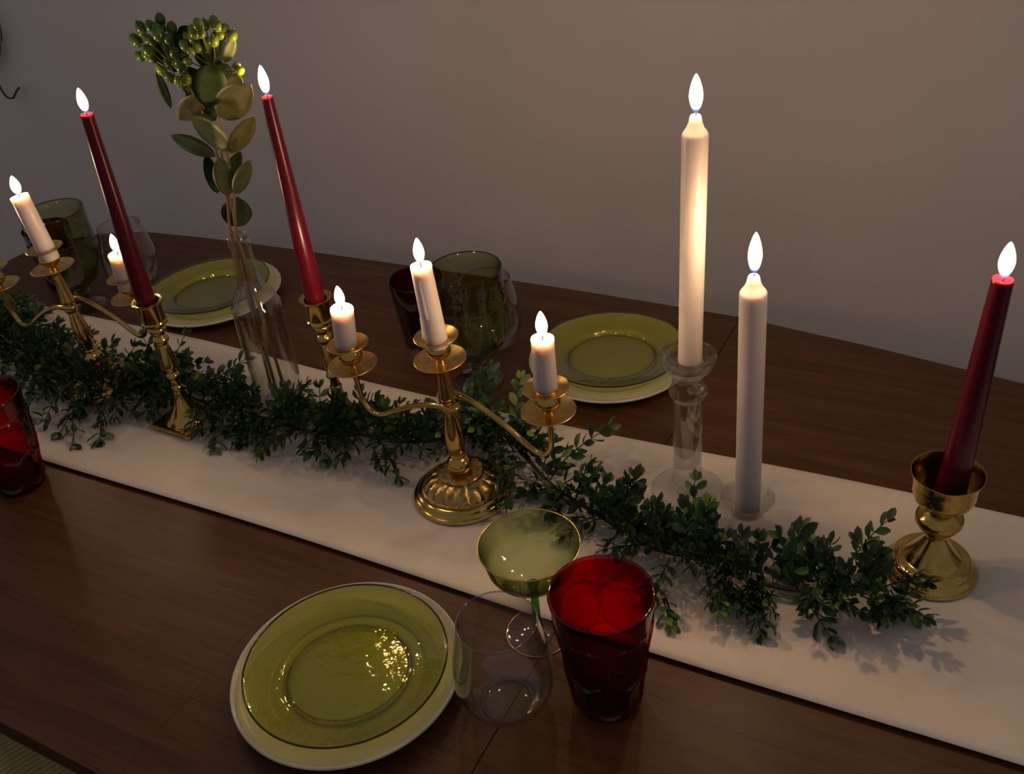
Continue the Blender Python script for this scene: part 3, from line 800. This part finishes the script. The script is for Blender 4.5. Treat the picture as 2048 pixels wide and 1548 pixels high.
def hypericum():
    rnd = random.Random(11)
    z0 = RZ + 0.016
    PY = 0.990
    def W(x, z, dy=0.0): return Vector((x - 1.01 * dy, PY + dy, TZ + z - 0.43 * dy))
    sprays = []
    specs = [
        ('spray with the left bunch of green berries in the bottle vase', [W(-1.0430, 0.022, 0.004), W(-1.040, 0.12, 0.006), W(-1.0370, 0.300, 0.003), W(-1.0350, 0.330, 0.003), W(-1.0250, 0.378, 0.006), W(-1.022, 0.44), W(-1.028, 0.50, 0.004), W(-1.045, 0.545, 0.004), W(-1.0568, 0.566, 0.002)]),
        ('spray with the right bunch of lime berries in the bottle vase', [W(-1.0130, 0.022, 0.0), W(-1.018, 0.14, 0.002), W(-1.0255, 0.300, 0.003), W(-1.0235, 0.330, 0.003), W(-1.0102, 0.382, 0.002), W(-1.001, 0.45), W(-0.995, 0.51, 0.004), W(-0.9870, 0.55, 0.004), W(-0.9834, 0.570, 0.002)]),
        ('spray of green leaves with a low berry bunch in the bottle vase', [W(-1.0330, 0.024, 0.016), W(-1.033, 0.15, 0.010), W(-1.0275, 0.300, 0.009), W(-1.0250, 0.330, 0.009), W(-1.018, 0.40, 0.012), W(-1.012, 0.47, 0.012), W(-1.028, 0.515, 0.008), W(-1.050, 0.536, 0.0)])]
    for lab, path in specs:
        r = empty('berry_spray', tuple(path[0]))
        tag(r, 'hypericum ' + lab, 'plant', 'berry sprays in the bottle vase')
        sprays.append(r)
        pts = [p - path[0] for p in crom(path, 6)]
        tube('stem', pts, lambda t: 0.0026 - 0.0012 * t, 'stem_brown', r, 8)
    org = [p[0] for _, p in specs]
    leaves = [((-0.9867, 0.5694), (-1.0155, 0.5069), 0.054, 'd', 1, -0.030), ((-1.0004, 0.4961), (-0.9302, 0.5438), 0.050, 'y', 1, -0.034), ((-0.9974, 0.4442), (-0.9359, 0.5032), 0.032, 'y', 1, -0.012), ((-0.9931, 0.4481), (-1.0493, 0.4946), 0.032, 'm', 0, -0.026),
              ((-1.0254, 0.437), (-1.1009, 0.4623), 0.028, 'd', 0, 0.0), ((-1.0254, 0.3774), (-1.0153, 0.4389), 0.036, 'm', 0, -0.024), ((-1.0086, 0.3823), (-0.9627, 0.4392), 0.026, 'm', 1, -0.018), ((-1.0127, 0.4066), (-0.9756, 0.4486), 0.022, 'd', 2, 0.012),
              ((-1.0256, 0.3253), (-1.0035, 0.3749), 0.052, 'd', 2, 0.030), ((-1.0242, 0.5232), (-1.0751, 0.4857), 0.036, 'b', 2, -0.006), ((-1.0925, 0.554), (-1.0844, 0.5013), 0.014, 'd', 0, 0.0), ((-1.0338, 0.5958), (-1.0007, 0.6168), 0.032, 'd', 0, 0.02),
              ((-0.9637, 0.5716), (-0.9358, 0.607), 0.018, 'm', 1, 0.006), ((-1.0409, 0.3787), (-1.0438, 0.4386), 0.024, 'd', 2, 0.0), ((-0.9688, 0.5479), (-0.9417, 0.5463), 0.026, 'y', 1, -0.006), ((-1.0065, 0.491), (-1.0467, 0.53), 0.050, 'd', 2, 0.012), ((-0.9846, 0.5427), (-0.9585, 0.5709), 0.044, 'd', 1, 0.010),
              ((-1.048, 0.555), (-1.075, 0.600), 0.034, 'd', 0, 0.020), ((-1.040, 0.570), (-1.035, 0.612), 0.036, 'd', 0, 0.022), ((-0.985, 0.562), (-1.004, 0.606), 0.034, 'd', 1, 0.020), ((-0.980, 0.565), (-0.962, 0.608), 0.034, 'd', 1, 0.020), ((-1.055, 0.560), (-1.094, 0.580), 0.022, 'd', 0, 0.012), ((-1.030, 0.520), (-1.030, 0.565), 0.040, 'd', 2, 0.016)]
    mm = {'d': 'hyp_dark', 'm': 'hyp_mid', 'y': 'hyp_yellow', 'b': 'hyp_brown'}
    camv = Vector((1.02, -0.99, 0.45)).normalized()
    for a, b, wd, c, si, dy in leaves:
        A, B = W(a[0], a[1], dy * 0.3), W(b[0], b[1], dy)
        n = camv + Vector((rnd.uniform(-.22, .22), rnd.uniform(-.22, .22), rnd.uniform(-.1, .25)))
        me = leaf_mesh('leaf', A - org[si], B - org[si], wd, n, mm[c], rnd.uniform(0.02, 0.12), 0.22, 9, 0.85)
        link('leaf', me, sprays[si])
    berries = [(-1.0985, 0.6072, 0.0057), (-1.1137, 0.5948, 0.0074), (-1.0574, 0.6238, 0.0061), (-1.0672, 0.6114, 0.0052), (-1.0678, 0.6028, 0.0072), (-1.0937, 0.5806, 0.0063), (-1.1167, 0.5737, 0.0058), (-1.084, 0.594, 0.0052), (-1.0818, 0.5565, 0.0064), (-1.0689, 0.5455, 0.0058), (-1.0548, 0.5415, 0.0058), (-1.0411, 0.5445, 0.0063), (-1.0428, 0.5586, 0.0063), (-1.0464, 0.5678, 0.0047), (-1.0251, 0.5914, 0.0067), (-1.0068, 0.6027, 0.0066), (-1.0177, 0.6042, 0.0051), (-0.9912, 0.6161, 0.005), (-0.984, 0.5952, 0.0066), (-0.9687, 0.6052, 0.0055), (-0.9557, 0.6086, 0.005), (-0.9596, 0.6182, 0.0055), (-0.9645, 0.6248, 0.0059), (-0.981, 0.6209, 0.0055), (-0.9487, 0.6162, 0.0049), (-0.9392, 0.6078, 0.0059), (-0.9416, 0.5621, 0.0051), (-0.9446, 0.569, 0.0045), (-1.0413, 0.6138, 0.0061), (-1.0174, 0.5826, 0.0046), (-1.0286, 0.5708, 0.0047), (-1.066, 0.5678, 0.0047), (-1.0581, 0.6132, 0.0046), (-1.0923, 0.5697, 0.0048), (-1.0354, 0.5787, 0.0052)]
    for _ in range(10): berries.append((rnd.uniform(-1.105, -1.045), rnd.uniform(0.572, 0.615), rnd.uniform(0.005, 0.0062)))
    for _ in range(9): berries.append((rnd.uniform(-1.02, -0.945), rnd.uniform(0.588, 0.622), rnd.uniform(0.005, 0.0060)))
    tops = [W(-1.0568, 0.5662, 0.002), W(-0.9834, 0.570, 0.002), W(-1.050, 0.536, 0.0)]
    def berry_me(mat):
        vs, fs = lathe_data(smooth_prof([(0, -1.0), (0.5, -0.92), (0.9, -0.5), (1.0, 0.0), (0.88, 0.55), (0.55, 0.95), (0.22, 1.12), (0.06, 1.22), (0.03, 1.6), (0, 1.62)], 2), 14)
        return mesh('berry', vs, fs, mat)
    bm_ = [berry_me('berry_green'), berry_me('berry_lime')]
    for x, z, r in berries:
        if z < 0.57 and x < -1.03 and x > -1.09: si = 2
        elif x < -1.03: si = 0
        else: si = 1
        dy = rnd.uniform(-0.016, 0.014) - (0.012 if si == 2 else 0)
        lime = (si == 1 and x > -1.03) or (si == 2 and rnd.random() < 0.35)
        P = W(x, z, dy) - org[si]
        o = link('berry', bm_[1 if lime else 0], sprays[si])
        o.location = P; o.scale = (r * 1.15, r * 1.15, r * 1.3)
        tp = tops[si] - org[si]
        d = (P - tp).normalized()
        o.rotation_mode = 'QUATERNION'
        o.rotation_quaternion = Vector((0, 0, 1)).rotation_difference((d + Vector((0, 0, 0.5))).normalized())
        mid = tp.lerp(P, 0.45) + Vector((0, 0, -0.006))
        tube('berry_stalk', crom([tp, mid, P - d * r * 0.6], 4), 0.0008, 'stem_green', sprays[si], 5)
hypericum()

# ------------------------------------------------------------------ boxwood garland
def garland():
    rnd = random.Random(21)
    root = empty('garland', (-0.85, 0.93, RZ))
    tag(root, 'artificial boxwood garland winding between the candles along the runner', 'garland')
    O = Vector((-0.85, 0.93, RZ))
    pts = [(-1.88, 1.04), (-1.693, 0.977), (-1.476, 0.906), (-1.335, 0.89), (-1.265, 0.938), (-1.143, 0.926), (-1.042, 0.933), (-0.938, 0.928), (-0.851, 0.939), (-0.766, 0.949), (-0.704, 0.992), (-0.655, 1.029), (-0.585, 0.99), (-0.515, 0.944), (-0.426, 0.912), (-0.341, 0.873), (-0.275, 0.871), (-0.211, 0.868), (-0.152, 0.874), (-0.097, 0.887), (-0.048, 0.894)]
    path = crom([Vector((x, y, RZ + 0.020 + 0.006 * math.sin(i * 1.7))) - O for i, (x, y) in enumerate(pts)], 8)
    tube('main_stem', path, 0.0028, 'twig_dark', root, 8)
    cum = [0]
    for a, b in zip(path, path[1:]): cum.append(cum[-1] + (b - a).length)
    def at(s):
        for i in range(len(cum) - 1):
            if cum[i + 1] >= s:
                t = (s - cum[i]) / max(1e-9, cum[i + 1] - cum[i])
                return path[i].lerp(path[i + 1], t), (path[i + 1] - path[i]).normalized()
        return path[-1], (path[-1] - path[-2]).normalized()
    leaves = []            # (pos, dir, normal, length, width, shade, prio)
    twigs_v, twigs_f = [], []
    # things standing in the garland: keep leaves out of them
    avoid = [(-0.633, 0.905, 0.030), (-1.0330, 0.9970, 0.041), (-0.0200, 0.984, 0.050), (-0.341, 1.019, 0.026), (-0.2455, 0.974, 0.026), (-1.149, 0.893, 0.022), (-0.8985, 0.984, 0.014), (-1.376, 0.930, 0.016), (-0.311, 0.657, 0.058), (-0.4235, 0.713, 0.060), (-1.300, 0.680, 0.062)]
    camp = Vector((0, 0, TZ + 0.926)) - O
    def blocked(p):
        q = p + O
        for x, y, r in avoid:
            if (q.x - x) ** 2 + (q.y - y) ** 2 < r * r and q.z < RZ + 0.14:
                return True
        dd = math.hypot(q.x + 0.633, q.y - 0.905)
        if dd < 0.078 and q.z < RZ + 0.012 + 0.034 * (1 - dd / 0.078):
            return True
        return False
    def sprig(p0, p1, n, shade, big=1.0, bow=0.010):
        ax = p1 - p0
        ln = ax.length
        if ln < 1e-4: return
        mid = p0.lerp(p1, 0.5) + Vector((rnd.uniform(-1, 1), rnd.uniform(-1, 1), rnd.uniform(0.2, 1.2))) * bow
        pp = [p0 * ((1 - t) ** 2) + mid * (2 * t * (1 - t)) + p1 * (t * t) for t in [i / 5 for i in range(6)]]
        pp = [Vector((q.x, q.y, max(q.z, 0.004))) for q in pp]
        if any(blocked(q) for q in pp[2:]): return
        v_, f_ = tube_data(pp, lambda t: 0.0011 - 0.0005 * t, 4, len(twigs_v))
        twigs_v.extend(v_); twigs_f.extend(f_)
        spin = rnd.random() * PI
        for i in range(n):
            t = 0.22 + 0.78 * i / max(1, n - 1)
            k = min(4, int(t * 5)); q = pp[k].lerp(pp[k + 1], t * 5 - k)
            tg = (pp[k + 1] - pp[k]).normalized()
            s1 = tg.orthogonal().normalized(); s2 = tg.cross(s1)
            spin += PI / 2 + rnd.uniform(-.25, .25)
            last = i == n - 1
            for sg in ((0, PI) if not last else (0, PI, PI / 2, 3 * PI / 2)):
                a = spin + sg
                sidev = s1 * math.cos(a) + s2 * math.sin(a)
                d = (tg * rnd.uniform(0.55, 1.0) + sidev * (rnd.uniform(0.7, 1.0) if not last else 0.45)).normalized()
                nr = (tg - d * tg.dot(d))
                nr = (nr * -1.0 + Vector((rnd.uniform(-.4, .4), rnd.uniform(-.4, .4), 0.7))).normalized()
                lf = big * rnd.uniform(0.0155, 0.0240) * (0.8 if last else 1.0)
                e = q + d * lf
                if e.z < 0.0015: d = Vector((d.x, d.y, d.z + (0.0015 - e.z) / lf)).normalized()
                if blocked(q + d * lf) : continue
                sh = shade
                u = rnd.random()
                if shade == 0: sh = 0 if u < 0.62 else (1 if u < 0.96 else 2)
                elif shade == 1: sh = 1 if u < 0.7 else (2 if u < 0.9 else 0)
                else: sh = 2 if (u < 0.55 or t > 0.8) else 1
                leaves.append((q, d, nr, lf, lf * rnd.uniform(0.40, 0.56), sh))
    total = cum[-1]
    s = 0.0
    while s < total:
        p, tg = at(s)
        wx = p.x + O.x
        dens = 1.0
        if -0.56 < wx < -0.47: dens = 0.45
        elif -0.95 < wx < -0.66: dens = 1.12
        elif wx < -1.0: dens = 1.15
        sd = tg.cross(Vector((0, 0, 1))).normalized()
        for _ in range(4):
            if rnd.random() > dens * 0.85: continue
            a = rnd.uniform(-0.15, PI + 0.15)
            rad = sd * math.cos(a) + Vector((0, 0, 1)) * max(-0.15, math.sin(a)) * 0.75
            d = (rad + tg * rnd.uniform(-0.7, 0.9)).normalized()
            ln = rnd.uniform(0.036, 0.070) * (1.35 if wx < -1.22 else (1.1 if wx < -0.8 else 1.0))
            p1 = p + d * ln
            p1.z = max(0.006, p1.z)
            sprig(p + tg * rnd.uniform(-.006, .006), p1, rnd.randint(4, 6), 0 if rnd.random() < 0.86 else 1)
        s += 0.0125
    custom = [((-0.515, 0.979, 0.03), (-0.467, 1.042, 0.06), 0), ((-0.303, 0.898, 0.03), (-0.316, 0.975, 0.06), 2), ((-0.106, 0.928, 0.03), (-0.077, 0.997, 0.05), 1), ((-1.354, 0.852, 0.03), (-1.281, 0.776, 0.01), 0), ((-0.796, 0.939, 0.03), (-0.738, 0.892, 0.01), 1), ((-0.612, 1.031, 0.04), (-0.636, 1.101, 0.07), 2), ((-0.612, 0.985, 0.04), (-0.565, 0.900, 0.05), 1), ((-0.579, 0.96, 0.04), (-0.55, 0.875, 0.03), 1), ((-0.151, 0.866, 0.03), (-0.105, 0.825, 0.01), 0), ((-0.085, 0.883, 0.03), (-0.037, 0.884, 0.02), 1), ((-0.258, 0.877, 0.03), (-0.226, 0.797, 0.03), 2), ((-1.157, 0.967, 0.03), (-1.135, 1.036, 0.04), 0), ((-0.176, 0.919, 0.03), (-0.173, 0.956, 0.04), 1), ((-0.687, 1.058, 0.04), (-0.682, 1.099, 0.08), 1), ((-0.899, 0.928, 0.03), (-0.866, 0.888, 0.01), 1), ((-0.301, 0.816, 0.02), (-0.279, 0.775, 0.01), 2), ((-1.08, 0.891, 0.03), (-1.053, 0.852, 0.01), 1), ((-1.485, 0.87, 0.03), (-1.414, 0.799, 0.01), 0), ((-0.396, 0.945, 0.03), (-0.396, 0.964, 0.05), 1), ((-0.474, 0.937, 0.03), (-0.525, 0.925, 0.02), 0), ((-0.674, 1.035, 0.04), (-0.745, 1.066, 0.04), 0), ((-0.309, 0.857, 0.03), (-0.309, 0.804, 0.02), 1), ((-0.984, 0.911, 0.03), (-0.979, 0.873, 0.01), 1), ((-1.402, 0.931, 0.03), (-1.395, 0.986, 0.05), 0), ((-0.209, 0.86, 0.03), (-0.181, 0.806, 0.01), 0), ((-0.055, 0.904, 0.03), (-0.026, 0.89, 0.01), 1), ((-0.285, 0.90, 0.04), (-0.285, 0.93, 0.065), 2), ((-0.245, 0.88, 0.04), (-0.235, 0.85, 0.06), 2), ((-1.30, 0.87, 0.03), (-1.25, 0.80, 0.01), 0), ((-1.36, 0.88, 0.03), (-1.33, 0.79, 0.01), 0), ((-1.40, 0.87, 0.04), (-1.37, 0.80, 0.02), 0)]
    for a, b, sh in custom:
        sprig(Vector(a) + Vector((0, 0, RZ - 0.004)) - O, Vector(b) + Vector((0, 0, RZ - 0.002)) - O, 6, sh, 1.15, 0.006)
    # leaf shape shared by all leaves: unit length along x, unit width along y
    def unit_leaf():
        nu = 4
        vs = [(0, 0, 0)]
        prof = [(0.28, 0.36), (0.55, 0.50), (0.80, 0.38)]
        for t, wv in prof:
            z = 0.16 * t * (1 - t)
            vs += [(t, -wv, z + 0.07), (t, 0, z), (t, wv, z + 0.07)]
        vs.append((1, 0, -0.03))
        fs = [(0, 1, 2), (0, 2, 3)]
        for i in range(2):
            b = 1 + 3 * i
            fs += [(b, b + 3, b + 4, b + 1), (b + 1, b + 4, b + 5, b + 2)]
        fs += [(7, 10, 8), (8, 10, 9)]
        return vs, fs
    uv_, uf_ = unit_leaf()
    mats = ['leaf_dark', 'leaf_mid', 'leaf_light']
    lm = []
    for mn in mats:
        me = bpy.data.meshes.new('leaf'); me.from_pydata(uv_, [], uf_)
        me.polygons.foreach_set('use_smooth', [True] * len(uf_)); me.materials.append(MATS[mn]); me.update()
        lm.append(me)
    def lmat(q, d, nr, lf, wd):
        y = nr.cross(d)
        y = y.normalized() if y.length > 1e-5 else d.orthogonal().normalized()
        z = d.cross(y)
        M = Matrix.Identity(4)
        for i in range(3):
            M[i][0], M[i][1], M[i][2], M[i][3] = d[i] * lf, y[i] * wd, z[i] * lf, q[i]
        return M
    # how large a leaf shows from the seats' side: near, high, facing, on the outside of the bunch
    def prio(lv):
        q, d, nr, lf, wd, sh = lv
        v = camp - q
        face = abs((d.cross(nr.cross(d)).normalized() if True else nr).dot(v.normalized()))
        return lf * wd / v.length_squared * (0.4 + face) * (1 + 26 * max(0, q.z)) * (1 + 6 * max(0, -(q.y)))
    order = sorted(range(len(leaves)), key=lambda i: -prio(leaves[i]))
    chosen = set(order[:300])
    bulk_v, bulk_f, bulk_m = [], [], []
    for i, lv in enumerate(leaves):
        M = lmat(*lv[:5])
        if i in chosen:
            o = link('leaf', lm[lv[5]], root)
            o.matrix_local = M
        else:
            b = len(bulk_v)
            bulk_v += [tuple(M @ Vector(v)) for v in uv_]
            bulk_f += [tuple(b + k for k in f_) for f_ in uf_]
            bulk_m += [lv[5]] * len(uf_)
    me = bpy.data.meshes.new('foliage'); me.from_pydata(bulk_v, [], bulk_f)
    for mn in mats: me.materials.append(MATS[mn])
    me.polygons.foreach_set('material_index', bulk_m)
    me.polygons.foreach_set('use_smooth', [True] * len(bulk_f)); me.update()
    o = link('foliage', me, root); o['kind'] = 'stuff'
    me = bpy.data.meshes.new('twigs'); me.from_pydata([tuple(v) for v in twigs_v], [], twigs_f)
    me.materials.append(MATS['twig_dark']); me.update()
    o = link('twigs', me, root); o['kind'] = 'stuff'
    print('leaves', len(leaves), 'twig verts', len(twigs_v))
garland()

# ------------------------------------------------------------------ woven stool under the table, vine wreath on the wall
st = empty('stool', (-1.144, 0.569, 0))
st.rotation_euler = (0, 0, R(-24))
tag(st, 'low stool with a woven cord seat pushed under the near table edge', 'stool')
SH = 0.45
_v, _f = tube_data([(0, -0.17, SH - 0.008), (0, -0.166, SH - 0.001), (0, -0.155, SH + 0.001), (0, 0.155, SH + 0.001), (0, 0.166, SH - 0.001), (0, 0.17, SH - 0.008)], 0.0047, 6)
CORD = mesh('seat_cord', _v, _f, 'cord')
for i in range(47):
    o = link('seat_cord', CORD, st); o.location = (-0.2185 + i * 0.0095, 0, 0)
for sy in (-1, 1):
    box('seat_rail', -0.225, 0.225, sy * 0.155 - 0.012, sy * 0.155 + 0.012, SH - 0.03, SH - 0.0035, 'dark_frame', st, 0.003)
for sx in (-1, 1):
    box('seat_rail', sx * 0.230 - 0.008, sx * 0.230 + 0.008, -0.17, 0.17, SH - 0.03, SH - 0.001, 'dark_frame', st, 0.003)
    for sy in (-1, 1):
        lathe('leg', [(0, 0), (0.012, 0), (0.017, SH - 0.03), (0, SH - 0.03)], 'dark_frame', st, 16, 40, (sx * 0.215, sy * 0.155, 0))

def wreath():
    rnd = random.Random(5)
    cx, cz = -2.822, TZ + 0.300
    root = empty('vine_wreath', (cx, WY - 0.022, cz))
    tag(root, 'dark dried vine wreath on the wall at the left picture border', 'wreath')
    for k in range(7):
        ph = rnd.random() * 6.28; rr = 0.088 + rnd.uniform(-0.016, 0.022)
        pts = []
        for i in range(49):
            a = 2 * PI * i / 48
            q = rr + 0.010 * math.sin(3 * a + ph) + 0.006 * math.sin(7 * a + 2 * ph)
            pts.append((q * math.cos(a), 0.008 * math.sin(5 * a + ph), q * math.sin(a)))
        tube('vine', pts, 0.0034 - 0.0003 * k, 'dry_vine', root, 6)
    tube('loose_vine', crom([(0.10, 0.0, 0.085), (0.132, -0.004, 0.045), (0.135, -0.005, 0.0), (0.115, -0.003, -0.045)], 6), 0.0022, 'dry_vine', root, 6)
    tube('loose_vine', crom([(0.118, -0.004, -0.178), (0.095, -0.002, -0.192), (0.062, 0.0, -0.215), (0.03, 0, -0.20), (0.02, 0.0, -0.10)], 6), 0.0032, 'dry_vine', root, 6)
wreath()
